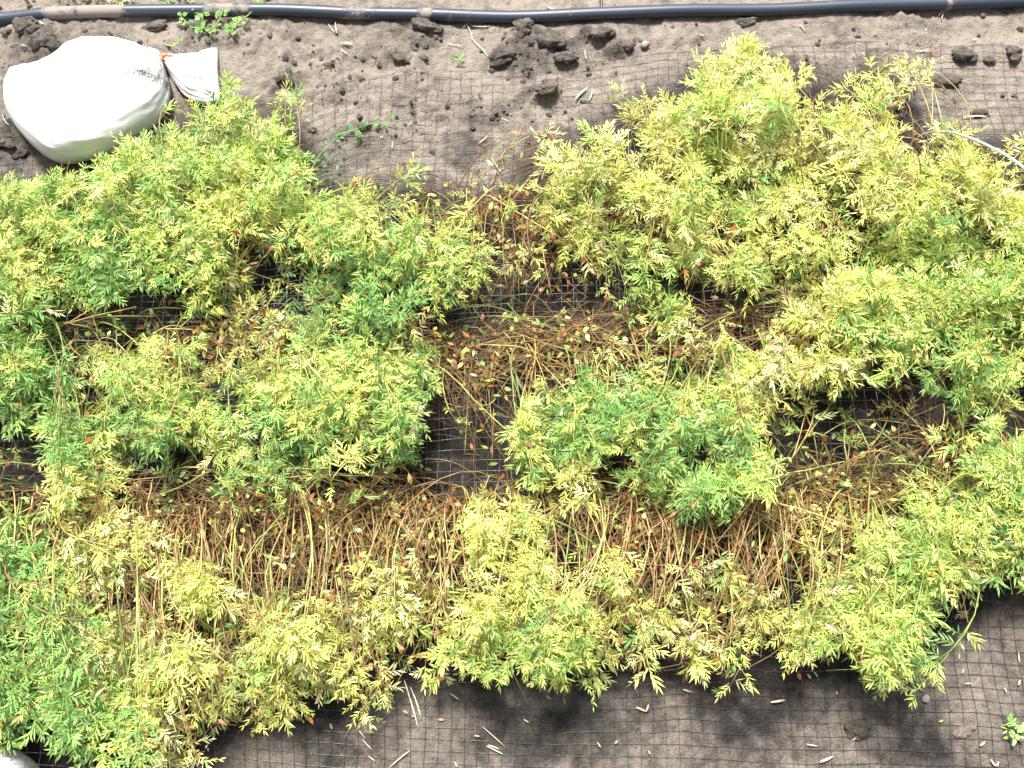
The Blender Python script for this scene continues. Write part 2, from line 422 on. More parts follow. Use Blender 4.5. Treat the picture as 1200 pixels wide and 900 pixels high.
# ------------------------------------------------------------------ lentil plants
PAL = {'G': [(0.23, 0.43, 0.12), (0.27, 0.48, 0.14), (0.31, 0.51, 0.14), (0.16, 0.32, 0.10)],
       'L': [(0.45, 0.59, 0.15), (0.53, 0.64, 0.16), (0.34, 0.53, 0.15), (0.62, 0.67, 0.19)],
       'Y': [(0.72, 0.71, 0.20), (0.76, 0.74, 0.24), (0.64, 0.69, 0.18), (0.77, 0.75, 0.38)],
       'b': [(0.52, 0.45, 0.17), (0.50, 0.52, 0.15), (0.62, 0.57, 0.27), (0.36, 0.26, 0.10)]}
RUST = [(0.36, 0.12, 0.04), (0.42, 0.20, 0.06), (0.24, 0.08, 0.04), (0.48, 0.30, 0.11)]
def pal(code):
    u = code.upper()
    if u in 'SKO.': u = 'L'
    if u == 'B': u = 'b'
    r = random.random()
    if u == 'G' and r < .14: u = 'L'
    elif u == 'L': u = 'Y' if r < .2 else ('G' if r < .38 else 'L')
    elif u == 'Y' and r < .2: u = 'L'
    c = np.array(random.choice(PAL[u]))
    return c * random.uniform(.85, 1.12)

_t = np.array([[0, 0, 0], [.30, .46, 0], [.30, -.46, 0], [.62, .42, 0], [.62, -.42, 0], [1, 0, 0]])
_f = np.array([[0, 2, 1], [1, 2, 4], [1, 4, 3], [3, 4, 5]])
def nrm(v): return v / (np.linalg.norm(v, axis=-1, keepdims=True) + 1e-9)

UPZ = np.array((0, 0, 1.0))
def compound_leaves(pool, base, d, up, length, ll, lw, col, droop, npair=5):
    """pinnate leaves, one per row of base: leaflets in pairs along an arching midrib, and the midrib itself"""
    k = len(base); m = npair * 2
    d = nrm(d); side = nrm(np.cross(d, up)); nup = np.cross(side, d)
    t = (np.arange(m) // 2 + 0.6 + rng.uniform(-.25, .25, (k, m))) / npair; t[:, -1] = 1.0
    sgn = np.where(np.arange(m) % 2 == 0, 1.0, -1.0)[None, :, None]
    pos = base[:, None] + length[:, None, None] * (t[..., None] * d[:, None] - (.6 * droop[:, None] * t ** 2)[..., None] * UPZ)
    dl = nrm(d[:, None] - (droop[:, None] * t)[..., None] * UPZ)
    ang = rng.uniform(.45, .95, (k, m)) * (1.15 - .5 * t); ang[:, -1] = .08
    lift = rng.normal(.15, .32, (k, m))
    ax = nrm(np.cos(ang)[..., None] * dl + np.sin(ang)[..., None] * sgn * side[:, None] + lift[..., None] * nup[:, None])
    w_ = nrm(np.cross(nup[:, None] + rng.normal(0, .5, (k, m))[..., None] * side[:, None] + .3 * rng.normal(size=(k, m, 3)), ax))
    nn = np.cross(ax, w_)
    L = ll[:, None] * rng.uniform(.65, 1.15, (k, m)) * (1 - .25 * np.abs(t - .45)); W = lw[:, None] * rng.uniform(.75, 1.2, (k, m))
    gone = rng.uniform(size=(k, m)) < .06; L = np.where(gone, L * .15, L)
    bend = rng.normal(-.12, .16, (k, m))
    V = pos[..., None, :] + _t[:, 0:1] * (L[..., None, None] * ax[..., None, :]) + _t[:, 1:2] * (W[..., None, None] * w_[..., None, :]) \
        + (_t[:, 0:1] ** 2) * (bend * L)[..., None, None] * nn[..., None, :]
    cc = col[:, None] * rng.uniform(.82, 1.18, (k, m, 1))
    rust = rng.uniform(size=(k, m)) < .012
    cc = np.where(rust[..., None], np.array((.45, .17, .05)), cc)
    # midribs: narrow slips of the same outline
    end = base + length[:, None] * (d - (.6 * droop)[:, None] * UPZ)
    VM = base[:, None] + _t[None, :, 0:1] * (end - base)[:, None] + _t[None, :, 1:2] * .0011 * side[:, None]
    V = np.concatenate([V, VM[:, None]], 1).reshape(-1, 3)
    cc = np.clip(np.concatenate([cc, col[:, None] * .85], 1).reshape(-1, 3), 0, .78)
    F_ = (_f[None] + (np.arange(k * (m + 1)) * 6)[:, None, None]).reshape(-1, 3)
    cv = np.repeat(cc[:, None], 6, axis=1)
    brown = rng.uniform(size=(len(cc), 1, 1)) ** 5; along = np.array([0, .1, .1, .45, .45, 1.0])[None, :, None]
    cv = cv * (1 - brown * along) + brown * along * np.array((.50, .36, .15))        # tips that wither
    cv = cv * (1 - .25 * (1 - along)) + .25 * (1 - along) * cv * np.array((.75, 1.0, .8))   # greener towards the midrib
    pool.add(V, F_, cv.reshape(-1, 3))

def single_leaf(pool, base, ax, up, L, W, col, bend=-.15):
    ax = nrm(ax); w_ = nrm(np.cross(up, ax)); nn = np.cross(ax, w_)
    V = base + _t[:, 0:1] * L * ax + _t[:, 1:2] * W * w_ + _t[:, 0:1] ** 2 * bend * L * nn
    pool.add(V, _f, col)

ROW_PX = [255, 405, 585]
STRAWS = [(0.46, 0.35, 0.13), (0.36, 0.23, 0.10), (0.54, 0.45, 0.20), (0.25, 0.145, 0.07), (0.40, 0.34, 0.12)]
GREENSTEM = [(0.26, 0.33, 0.08), (0.36, 0.38, 0.10), (0.18, 0.26, 0.07)]
plants = []   # dict(row, root, tips, dry)
for r, py in enumerate(ROW_PX):
    for k in range(25):
        X_ = -30 + k * 52 + random.uniform(-14, 14)
        p = px(X_, py + random.uniform(-12, 12)); p[2] = gz(p[0], p[1]) - .004
        plants.append(dict(row=r, root=p, sx=X_, tips=[], dry=[], codes=[]))
def row_of(x, y):
    j = (y - 12 * math.sin(x / 70.)) / 50
    if x > 900: return 0 if j < 6.2 else (1 if j < 9.2 else 2)
    return 0 if j < 7 else (1 if j < 10.9 else 2)
def pick(x, y, spread=26):
    r = row_of(x, y)
    c = sorted((abs(p['sx'] - x + random.gauss(0, spread)), i) for i, p in enumerate(plants) if p['row'] == r)
    return plants[c[0][1]]
NT = {'G': 4.8, 'L': 4.7, 'Y': 4.4, 'g': 2.7, 'l': 2.9, 'y': 3.0, 'b': .6, 's': .3, 'k': .25, 'o': 0}
ND = {'b': 22, 's': 20, 'o': .4, 'k': 8, 'y': 9, 'l': 6, 'g': 4, 'Y': 3.5, 'L': 1.6, 'G': 1.4}
HT = {'G': (.06, .16), 'L': (.06, .17), 'Y': (.06, .16), 'g': (.06, .12), 'l': (.05, .12), 'y': (.05, .11), 'b': (.03, .09), 's': (.02, .05), 'k': (.02, .05), 'o': (.02, .04)}
def cnt(v): return int(v) + (random.random() < v - int(v))
for r in range(NR):
    for c in range(-2, NC + 2):
        ch = MAP[r][min(max(c, 0), NC - 1)]
        if ch == '.': continue
        cx = [(c * 50 + random.uniform(0, 50), r * 50 + random.uniform(0, 50), random.uniform(-.05, .03)) for _ in range(3)]
        for q in range(cnt(NT[ch])):
            x, y, dh = cx[q % 3]; x += random.gauss(0, 14); y += random.gauss(0, 14)       # shoots stand in tufts
            if 0 <= x < 1200 and code_px(x, y) == '.': continue
            h = max(.03, random.uniform(*HT[ch]) + dh)
            if r < 5 and c > 14: h *= 1.2
            t = px(x, y, h); g = gz(t[0], t[1]); t[2] = max(t[2], g + .02)
            if x < 215 and y < 196 - .55 * (x - 55): continue
            if x < 75 and y > 855 - .3 * x: continue
            pl = pick(x, y); pl['tips'].append(t); pl['codes'].append(ch)
        for q in range(cnt(ND.get(ch, 0))):
            x = c * 50 + random.uniform(-10, 60); y = r * 50 + random.uniform(0, 50)
            t = px(x, y, random.uniform(.015, .07) if ch in 'bsko' else random.uniform(.03, .15))
            if (x < 75 and y > 850) or x > 1205 or code_px(x, y) == '.' or (x < 225 and y < 200 - .55 * (x - 55)): continue
            pl = pick(x, y - 6, 75); pl['dry'].append((t, ch))

def stem_curve(root, tip, n=11, lodge=0.5, rise=1.25):
    d = tip - root; hor = d * np.array((1, 1, 0)); Lh = np.linalg.norm(hor)
    top = max(tip[2], .05 + .28 * Lh) * rise
    side = np.array((-hor[1], hor[0], 0)) * random.gauss(0, .2)
    p1 = root + hor * random.uniform(.0, .18) + np.array((0, 0, top * random.uniform(.55, .9))) + side
    p2 = root + hor * random.uniform(.5, .75) + np.array((0, 0, top * random.uniform(.85, 1.05))) + side
    P = bez(root, p1, p2, tip, n)
    w = np.sin(np.linspace(0, math.pi, n))[:, None]
    return P + w * rng.normal(0, .0025, (n, 3)).cumsum(0) * .6

def leafy_shoot(fol, P, code, sparse):
    """leaves along the last stretch of the curve P"""
    seg = np.linalg.norm(np.diff(P, axis=0), axis=1); s = np.concatenate([[0], seg.cumsum()]); tot = s[-1]
    span = min(tot * .7, random.uniform(.04, .065) if sparse else random.uniform(.05, .085))
    k = random.randint(5, 7) if sparse else random.randint(9, 13)
    sz = random.choice((.8, 1.0, 1.0, 1.15, 1.3))
    phi = random.uniform(0, 6.3); rows = []; main = pal(code if code not in 'kso' else 'L')
    for q in range(k):
        u = tot - span * (q / k) ** 1.1
        i = min(max(int(np.searchsorted(s, u)), 1), len(P) - 1); f = (u - s[i - 1]) / (s[i] - s[i - 1] + 1e-9)
        b = P[i - 1] * (1 - f) + P[i] * f; T = P[i] - P[i - 1]; T = T / (np.linalg.norm(T) + 1e-9)
        phi += 2.4 + random.uniform(-.4, .4)
        a = np.array((T[1] - .2 * T[2], .3 * T[2] - T[0], .2 * T[0] - .3 * T[1])); a /= np.linalg.norm(a) + 1e-9
        bb = np.cross(a, T)
        out = math.cos(phi) * a + math.sin(phi) * bb
        out[2] = out[2] * .7 + .18
        d = out + (1.0 if q < 3 else .4) * T; d[2] += .14; d /= np.linalg.norm(d) + 1e-9
        ln = random.uniform(.021, .036) * (.75 if q < 2 else 1)
        cd = code_at(b + d * ln * (.9 if q % 2 else .4))
        if cd in 'bkso' and random.random() < .86 - .5 * (code in 'bkso'): continue
        if cd == '.' and random.random() < .7: continue
        col = (main if random.random() < .6 else pal(code if cd in 'bkso.' else cd)) * random.uniform(.9, 1.1)
        if random.random() < (.01 if not sparse else .05): col = np.array((.55, .42, .18)) * random.uniform(.7, 1.1)
        rows.append((b, d, (random.gauss(0, .35), random.gauss(0, .35), 1.0), ln, random.uniform(.0100, .0170) * sz, random.uniform(.0017, .0027) * sz, col, random.uniform(.05, .6)))
    if rows:
        z = list(zip(*rows))
        compound_leaves(fol, np.array(z[0]), np.array(z[1]), np.array(z[2]), np.array(z[3]), np.array(z[4]), np.array(z[5]), np.array(z[6]), np.array(z[7]), random.choice((5, 5, 6)))
    return len(rows)

LOOK = {'G': 'dark green', 'L': 'lime green', 'Y': 'yellowed', 'b': 'bare-stemmed brown'}
ROWN = ['pipe-side row', 'middle row', 'outer row']
ORD = 'first second third fourth fifth sixth seventh eighth ninth tenth eleventh twelfth thirteenth fourteenth fifteenth sixteenth seventeenth eighteenth nineteenth twentieth twenty-first twenty-second twenty-third twenty-fourth twenty-fifth'.split()
def near(r, x):
    if r == 0:
        return 'beside tied sandbag' if x < 350 else 'by muddy clods' if x < 700 else 'in tall yellow clump' if x < 1010 else 'under wire hoop'
    if r == 1:
        return 'by shaded gap' if x < 250 else 'by arching stems' if x < 700 else 'before dark hole' if x < 930 else 'over dark hole'
    return 'in green corner' if x < 130 else 'before bare soil' if x < 470 else 'by bare soil' if x < 640 else 'among reddish stems' if x < 930 else 'by dark hole'
seen = [0, 0, 0]
for pl in plants:
    if not pl['tips'] and not pl['dry']: continue
    if pl['tips'] == [] and len(pl['dry']) < 3: pass
    root = pl['root']; e = empty('lentil_plant', root); R0 = root.copy()
    cs = [('b' if c in 'bsko' else c.upper()) for c in pl['codes']] + ['b'] * (len(pl['dry']) // 7)
    dom = max(set(cs), key=cs.count) if cs else 'b'
    r = pl['row']
    tag(e, f"{LOOK[dom]} lentil plant, {ORD[seen[r]]} from sandbag end of {ROWN[r]}, {near(r, pl['sx'])}", 'lentil plant', f"lentil plants in the {ROWN[r]}"); seen[r] += 1
    for tip, ch in zip(pl['tips'], pl['codes']):
        sp = ch in 'glybsko'
        rt = np.array((random.gauss(0, .014), random.gauss(0, .014), 0.0))
        P = stem_curve(rt, tip - R0)
        stem = Pool(); fol = Pool()
        c0 = np.array(random.choice(STRAWS if (ch in 'yYbs' or random.random() < .35) else GREENSTEM)) * random.uniform(.8, 1.15)
        rad = np.linspace(.0016, .0008, len(P)) * random.uniform(.75, 1.1)
        v, f = tube(P, rad, 4); stem.add(v, f, c0)
        n_made = leafy_shoot(fol, P + R0, ch, sp)
        nb = 0 if sp and random.random() < .6 else 1
        if not sp and random.random() < .55: nb = 2
        for q in range(nb):
            i = random.randint(5, 7); b = P[i]
            tp = P[-1] + np.array((random.gauss(0, .035), random.gauss(0, .035), random.uniform(-.03, .025)))
            if tp[2] + R0[2] < .015: tp[2] = .015 - R0[2]
            cd = code_at(tp + R0)
            if cd == '.' or (cd in 'bkso' and random.random() < .9): continue
            m = (b + tp) / 2 + np.array((0, 0, .018))
            B = bez(b, b + (P[i + 1] - P[i]) * .8, m, tp, 7)
            v, f = tube(B, np.linspace(.0011, .0006, 7), 4); stem.add(v, f, c0)
            n_made += leafy_shoot(fol, B + R0, ch, sp)
        so = link('stem', stem.mesh('stem', M_STEM, True), e)
        if n_made:
            fm = fol.mesh('leaflets', M_LEAF)
            co = np.empty(len(fm.vertices) * 3, np.float32); fm.vertices.foreach_get('co', co)
            co = co.reshape(-1, 3) - R0.astype(np.float32); fm.vertices.foreach_set('co', co.ravel()); fm.update()
            link('leaflets', fm, so, kind='stuff')
    # dry stems: the stout ones each a part, the thin tangle joined
    thin = Pool(); dl = Pool(); nd = 0
    for q, (t, dch) in enumerate(pl['dry']):
        rt = np.array((random.gauss(0, .022), random.gauss(0, .018), 0.0)); tl = t - R0
        c0 = np.array(random.choice(GREENSTEM if dch in 'GLgk' or (dch in 'l' and random.random() < .5) else STRAWS)) * random.uniform(.7, 1.2)
        P = stem_curve(rt, tl, 12, rise=random.uniform(.7, 1.35))
        zmin = .004
        if q % 6 == 0:
            v, f = tube(P, np.linspace(.0012, .0008, len(P)) * random.uniform(.7, 1.05), 5)
            pool = Pool(); pool.add(v, f, np.minimum(c0 * .95, .7))
            # a side twig
            i = random.randint(6, 9); tw = P[i] + np.array((random.gauss(0, .03), random.gauss(0, .03), random.uniform(-.02, .01)))
            v, f = tube(bez(P[i], P[i] + (P[i] - P[i - 1]), tw + (0, 0, .01), tw, 5), .0006, 4); pool.add(v, f, c0)
            link('stem', pool.mesh('stem', M_STEM, True), e)
        else:
            v, f = tube(P, np.linspace(.0009, .0005, len(P)), 3, False); thin.add(v, f, c0 * (.62, .50, .40)); nd += 1
        # tangle of broken twigs and dried leaves
        for z in range(2):
            b = P[random.randint(4, 11)]; a = random.uniform(0, 6.3); L = random.uniform(.02, .06)
            d = np.array((math.cos(a) * L, math.sin(a) * L, random.uniform(-.02, .015)))
            v, f = tube(bez(b, b + d * .3 + (0, 0, .008), b + d * .7 + (0, 0, .006), b + d, 5), .0005, 3, False)
            thin.add(v, f, c0 * random.uniform(.3, .75) * np.array((1, .82, .66))); nd += 1
        if random.random() < .9:
            for z in range(random.randint(1, 4)):
                b = P[random.randint(3, 11)] + rng.normal(0, .004, 3)
                ax = np.array((random.gauss(0, 1), random.gauss(0, 1), random.gauss(0, .5)))
                rc = np.array(random.choice(RUST)) if random.random() < .55 else pal(random.choice('LYG'))
                single_leaf(dl, b, ax, np.array((random.gauss(0, .5), random.gauss(0, .5), 1.0)), random.uniform(.008, .017), random.uniform(.004, .008), rc * random.uniform(.7, 1.2), random.uniform(-.5, .3))
    if nd: link('dry_twigs', thin.mesh('dry_twigs', M_STEM, True), e, kind='stuff')
    if dl.n: link('withered_leaves', dl.mesh('withered_leaves', M_LEAF), e, kind='stuff')

# ------------------------------------------------------------------ bird net
CELL = 0.0198
gx = np.arange(-1.25, 1.2501, CELL); gy = np.arange(-0.3, 1.2201, CELL * .87)
GX, GY = np.meshgrid(gx, gy)
wx = GX + .012 * fbm(GX, GY, 2.5, 2, 101) + .003 * fbm(GX, GY, 18, 2, 103) + .03 * (GY - .4) * np.sin(GX * 2.1)
eg = np.array([px(u, v)[:2] for u, v in [(-300, 190), (0, 190), (250, 170), (330, 135), (420, 95), (560, 82), (700, 78), (800, 60), (1000, 48), (1200, 56), (1500, 60)]])
edge_y = np.interp(wx, eg[:, 0], eg[:, 1])
wy = GY + .014 * fbm(GX, GY, 2.2, 2, 105) + .003 * fbm(GX, GY, 16, 2, 107) - .05 * GX * sstep(.2, -.2, GY)
wy = wy + (edge_y - gy[-1]) * sstep(.5, gy[-1] + .05, GY)
o_ = occ(wx.ravel(), wy.ravel()).reshape(wx.shape)
NZ = ground_z(wx.ravel(), wy.ravel()).reshape(wx.shape) + .002
raise_ = sstep(.35, .95, o_)
NZ = np.where(raise_ > 0, np.maximum(NZ, NZ * (1 - raise_) + raise_ * (.070 + .02 * fbm(wx, wy, 5, 2, 109))), NZ)
keep = np.ones(wx.shape, bool)
NP = np.stack([wx, wy, NZ], -1)
pool = Pool()
def runs(mask):
    out = []; st = None
    for i, m in enumerate(mask):
        if m and st is None: st = i
        if not m and st is not None:
            if i - st > 1: out.append((st, i))
            st = None
    if st is not None and len(mask) - st > 1: out.append((st, len(mask)))
    return out
for i in range(NP.shape[0]):
    for a, b in runs(keep[i]):
        v, f = tube(NP[i, a:b], .00038, 3, False); pool.add(v, f)
for j in range(NP.shape[1]):
    for a, b in runs(keep[:, j]):
        v, f = tube(NP[a:b, j], .00038, 3, False); pool.add(v, f)
K = NP[keep]
octv = np.array([[1, 0, 0], [-1, 0, 0], [0, 1, 0], [0, -1, 0], [0, 0, .8], [0, 0, -.8]]) * .0012
octf = np.array([[0, 2, 4], [2, 1, 4], [1, 3, 4], [3, 0, 4], [2, 0, 5], [1, 2, 5], [3, 1, 5], [0, 3, 5]])
pool.add((K[:, None] + octv[None]).reshape(-1, 3), (octf[None] + (np.arange(len(K)) * 6)[:, None, None]).reshape(-1, 3))
net = link('bird_net', pool.mesh('bird_net', M_NET, True))
tag(net, 'fine black square-mesh bird net stretched over soil and plants', 'net')

# ------------------------------------------------------------------ sandbags
def make_bag(sections, name, label, nsec=70, nth=72, dirt=()):
    """sections: (upper pixel, lower pixel, height, spread of wrinkles, dirt)"""
    S = []
    for (a, b, h, wr, dt) in sections:
        pa, pb = px(*a, h * .4), px(*b, h * .4)
        S.append([*pa[:2], *pb[:2], h, wr, dt])
    S = spline(S, nsec)
    c0 = px(*sections[len(sections) // 2][0]); c0[2] = 0
    th = np.linspace(0, 2 * math.pi, nth, endpoint=False)
    V = []; D = []
    for i, s in enumerate(S):
        mid = (s[0:2] + s[2:4]) / 2; half = (s[0:2] - s[2:4]) / 2; h = max(s[4], .004)
        g = gz(mid[0], mid[1]) - .006
        ct, st = np.cos(th), np.sin(th)
        ex = .8
        cx = np.sign(ct) * np.abs(ct) ** ex; sx = np.sign(st) * np.abs(st) ** ex
        z = np.where(sx > 0, h * (.40 + .60 * sx), h * (.40 + .40 * sx))
        wr = 1 + s[5] * (.5 * np.sin(th * 11 + 1.2 * math.sin(i * .2)) + .5 * np.sin(th * 17 + 2 + i * .05))
        bl = .035 * fbm(np.cos(th) * 1.0 + i * .03, np.sin(th) * 1.0 + 3.1, 1.7, 3, 131) + .012 * fbm(np.cos(th) * 3 + i * .12, np.sin(th) * 3, 2.5, 2, 137)
        k = wr * (1 + bl)
        xy = mid[None] + (cx * k)[:, None] * half[None]
        V.append(np.column_stack([xy, g + z * (1 + s[5] * .6 * np.sin(th * 13 + i * .1) + bl)]))
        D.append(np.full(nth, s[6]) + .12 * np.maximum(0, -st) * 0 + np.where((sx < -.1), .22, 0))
    V = np.concatenate(V); D = np.concatenate(D)
    for (du, dv, ru, rv, da) in dirt:
        c_ = px(du, dv, .09); r1 = abs(px(du + ru, dv, .09)[0] - c_[0]); r2 = abs(px(du, dv - rv, .09)[1] - c_[1])
        D = D + da * np.exp(-((V[:, 0] - c_[0]) / r1) ** 2 - ((V[:, 1] - c_[1]) / r2) ** 2)
    i = np.arange(nsec - 1)[:, None] * nth; j = np.arange(nth)[None]; j2 = (j + 1) % nth
    F = np.stack([i + j, i + nth + j, i + nth + j2, i + j2], -1).reshape(-1, 4)
    # close the ends
    e = empty(name, c0); V = V - c0
    F3 = np.concatenate([F[:, [0, 1, 2]], F[:, [0, 2, 3]]])
    n0 = len(V); V = np.concatenate([V, V[:nth].mean(0, keepdims=True), V[-nth:].mean(0, keepdims=True) - (V[-nth:].mean(0, keepdims=True) - V[-2 * nth:-nth].mean(0, keepdims=True)) * 1.2])
    D = np.concatenate([D, [0, .2]])
    jj = np.arange(nth); eb = (nsec - 1) * nth
    F3 = np.concatenate([F3, np.stack([np.full(nth, n0), jj, (jj + 1) % nth], -1), np.stack([np.full(nth, n0 + 1), eb + (jj + 1) % nth, eb + jj], -1)])
    me = tri_mesh('sack', V, F3, M_SACK, smooth=True, attr={'dirt': D})
    sk = link('sack', me, e)
    if dirt:      # stitched threads running up the loose mouth
        for th_i, s0 in ((int(nth * .13), .80), (int(nth * .20), .74), (int(nth * .30), .78)):
            L_ = np.array([V[i * nth + th_i] for i in range(int(nsec * s0), nsec - 1)]) + (0, 0, .0006)
            v, f = tube(L_, .0006, 4); link('stitching', tri_mesh('stitching', v, f, M_THREAD, smooth=True), sk)
    tag(e, label, 'sandbag')
    return e, c0
bag, bc = make_bag([
    ((14, 124), (14, 130), .030, 0, .05), ((18, 102), (20, 148), .070, 0, .05), ((38, 86), (42, 174), .095, 0, .02), ((66, 74), (72, 188), .105, 0, 0),
    ((98, 54), (112, 182), .108, 0, 0), ((130, 50), (150, 160), .104, .006, .04), ((155, 53), (182, 138), .090, .02, .10), ((174, 60), (198, 108), .068, .05, .22), ((187, 63), (194, 84), .05, .07, .42),
    ((191, 67), (193, 76), .034, .10, .30), ((198, 66), (196, 80), .036, .16, .12), ((214, 66), (206, 96), .038, .13, .06), ((230, 63), (220, 112), .040, .09, .02), ((246, 56), (240, 118), .034, .02, 0), ((254, 55), (258, 116), .028, .012, 0)],
    'sandbag', 'plump white woven sandbag tied at the neck with an orange string', nth=96, nsec=110, dirt=[(168, 80, 28, 10, .50), (135, 88, 34, 9, .42), (180, 66, 14, 14, .25), (105, 95, 25, 8, .3), (225, 95, 22, 14, .18), (150, 145, 35, 16, .2)])
bag['group'] = 'white sandbags holding the net down'
nk = px(192, 71, .022); nk[2] = gz(nk[0], nk[1]) + .016
d = nrm(px(200, 72, .02) - px(186, 70, .02)); sd_ = np.array((-d[1], d[0], 0)); 
th = np.linspace(0, 2 * math.pi * 2.2, 40)
ring = nk + np.cos(th)[:, None] * sd_ * .0105 + np.sin(th)[:, None] * np.array((0, 0, .0165)) + ((th / th.max() - .5) * .006)[:, None] * d
ring = np.concatenate([ring, ring[-1:] + d * .008 + (0, 0, .006), ring[-1:] + d * .018 + (0, 0, .004)])
v, f = tube(ring - bc, .0019, 6); link('tie', tri_mesh('tie', v, f, M_TIE, smooth=True), bag)
lp = [px(7, 128, .04), px(3, 134, .03), px(6, 142, .03), px(10, 146, .04)]
v, f = tube(spline(lp, 12) - bc, .0007, 4); link('loose_thread', tri_mesh('loose_thread', v, f, M_WIRE, smooth=True), bag)
b2, _ = make_bag([((-190, 930), (-190, 940), .03, 0, .1), ((-160, 890), (-170, 990), .09, 0, .05), ((-100, 868), (-100, 1030), .12, 0, 0), ((-40, 868), (-40, 1030), .14, 0, .05),
    ((8, 878), (0, 1000), .13, 0, .05), ((34, 893), (30, 960), .09, 0, .05), ((46, 915), (46, 930), .04, 0, .1)], 'sandbag', 'white sandbag corner beside the green corner clump farthest from the pipe', nsec=40, nth=48)
b2['group'] = 'white sandbags holding the net down'

# ------------------------------------------------------------------ irrigation pipe
def gpt(x, y, up=0.0):
    p = px(x, y); return np.array((p[0], p[1], gz(p[0], p[1]) + up))
pp = [(-260, 34), (-120, 30), (0, 26), (60, 22), (140, 18), (250, 15), (330, 15), (420, 18), (500, 21), (600, 22), (700, 19), (800, 16), (900, 14), (1000, 11), (1100, 8), (1200, 4), (1330, 0), (1480, -4)]
Pp = np.array([gpt(x, y) for x, y in pp]); Pp[:, 2] = 0.5 * Pp[:, 2] + .009
Pp = spline(Pp, 260)
v, f = tube(Pp, .0118, 16)
u0, _ = to_px(v)
dust = np.interp(u0, [0, 45, 60, 140, 152, 232, 240, 285, 295, 390, 405, 425, 440, 480, 500, 512, 530, 560, 800, 1200], [.25, .25, .72, .75, .2, .2, .62, .62, .2, .2, .55, .55, .3, .3, .65, .3, .45, .22, .18, .2])
pc = Pp[130].copy(); pc[2] = 0
pipe = empty('irrigation_pipe', pc)
link('tube', tri_mesh('tube', v - pc, f, M_PIPE, smooth=True, attr={'dust': dust}), pipe)
tag(pipe, 'black plastic irrigation pipe with mud crusts lying along the bare soil', 'pipe')
jt = np.array([Pp[np.argmin(np.abs(to_px(Pp)[0] - 1106))], Pp[np.argmin(np.abs(to_px(Pp)[0] - 1112))]])
v, f = tube(jt - pc, .0123, 16); link('joint_ring', tri_mesh('joint_ring', v, f, M_PIPE, smooth=True, attr={'dust': np.full(len(v), .45)}), pipe)
q = Pp[np.argmin(np.abs(to_px(Pp)[0] - 702))]
rod = np.array([q + (0, .0, .006), q + (0, .02, .008), q + (-.002, .06, .006), q + (-.004, .14, .0)])
v, f = tube(spline(rod, 10) - pc, .0026, 8); link('dripper_tube', tri_mesh('dripper_tube', v, f, M_PIPE, smooth=True, attr={'dust': np.full(len(v), .3)}), pipe)

# ------------------------------------------------------------------ wire hoop
hp = np.array([gpt(1062, 172, -.03), px(1080, 159, .07), px(1105, 154, .13), px(1135, 161, .19), px(1168, 176, .25), px(1200, 197, .31), px(1245, 245, .38), px(1290, 330, .40), px(1310, 430, .34), px(1318, 520, .2), gpt(1320, 590, -.03)])
v, f = tube(spline(hp, 60), .0021, 10)
h = link('wire_hoop', tri_mesh('wire_hoop', v, f, M_WIRE, smooth=True)); tag(h, 'white wire hoop arching out of the yellow plants', 'hoop')

# ------------------------------------------------------------------ soil clods
def clod_mesh(seed, mat, nl=7):
    """crumbly clod: a heap of rough lumps grown into one another"""
    import bmesh
    bm = bmesh.new(); bmesh.ops.create_icosphere(bm, subdivisions=4, radius=1)
    U = np.array([v.co[:] for v in bm.verts]); F = np.array([[v.index for v in f.verts] for f in bm.faces]); bm.free()
    rs = np.random.default_rng(seed + 50); pool = Pool()
    for q in range(nl):
        s = seed * 7.7 + q * 3.3
        tri = lambda f, o, sd, g: (fbm(U[:, 0] + s, U[:, 1], f, o, sd, g) + fbm(U[:, 1] - s, U[:, 2], f, o, sd + 40, g) + fbm(U[:, 2], U[:, 0] + s, f, o, sd + 80, g)) / 1.6
        k = 1 + .45 * tri(1.2, 2, seed + q, .5) + .30 * np.abs(tri(3.2, 4, seed + 3 + q, .7))
        r = .62 if q == 0 else rs.uniform(.22, .48)
        a = rs.uniform(0, 6.3); d = 0 if q == 0 else rs.uniform(.35, .75)
        c = np.array((math.cos(a) * d, math.sin(a) * d, rs.uniform(-.1, .35) * (1 - d * .7)))
        pool.add(U * k[:, None] * r * np.array((1, 1, .85)) + c, F)
    return pool.mesh('soil_clod', mat, True)
CM = [clod_mesh(i, M_CLOD) for i in range(5)]; CD = [clod_mesh(i + 9, M_CLOD_DRY) for i in range(3)]
def clod(x, y, wpx, hpx, dark, label, group, sink=.35):
    m = random.choice(CM if dark else CD)
    p = gpt(x, y); sx = abs(px(x + wpx / 2, y)[0] - px(x, y)[0]); sy = abs(px(x, y - hpx / 2)[1] - px(x, y)[1])
    hz = .95 * min(sx, sy)
    o = link('soil_clod', m, loc=(p[0], p[1], p[2] + hz * (.7 - sink) * .3)); o.scale = (sx, sy, hz)
    o.rotation_euler = (random.uniform(-.2, .2), random.uniform(-.2, .2), random.choice([0, math.pi]) + random.uniform(-.35, .35))
    tag(o, label, 'clod', group)
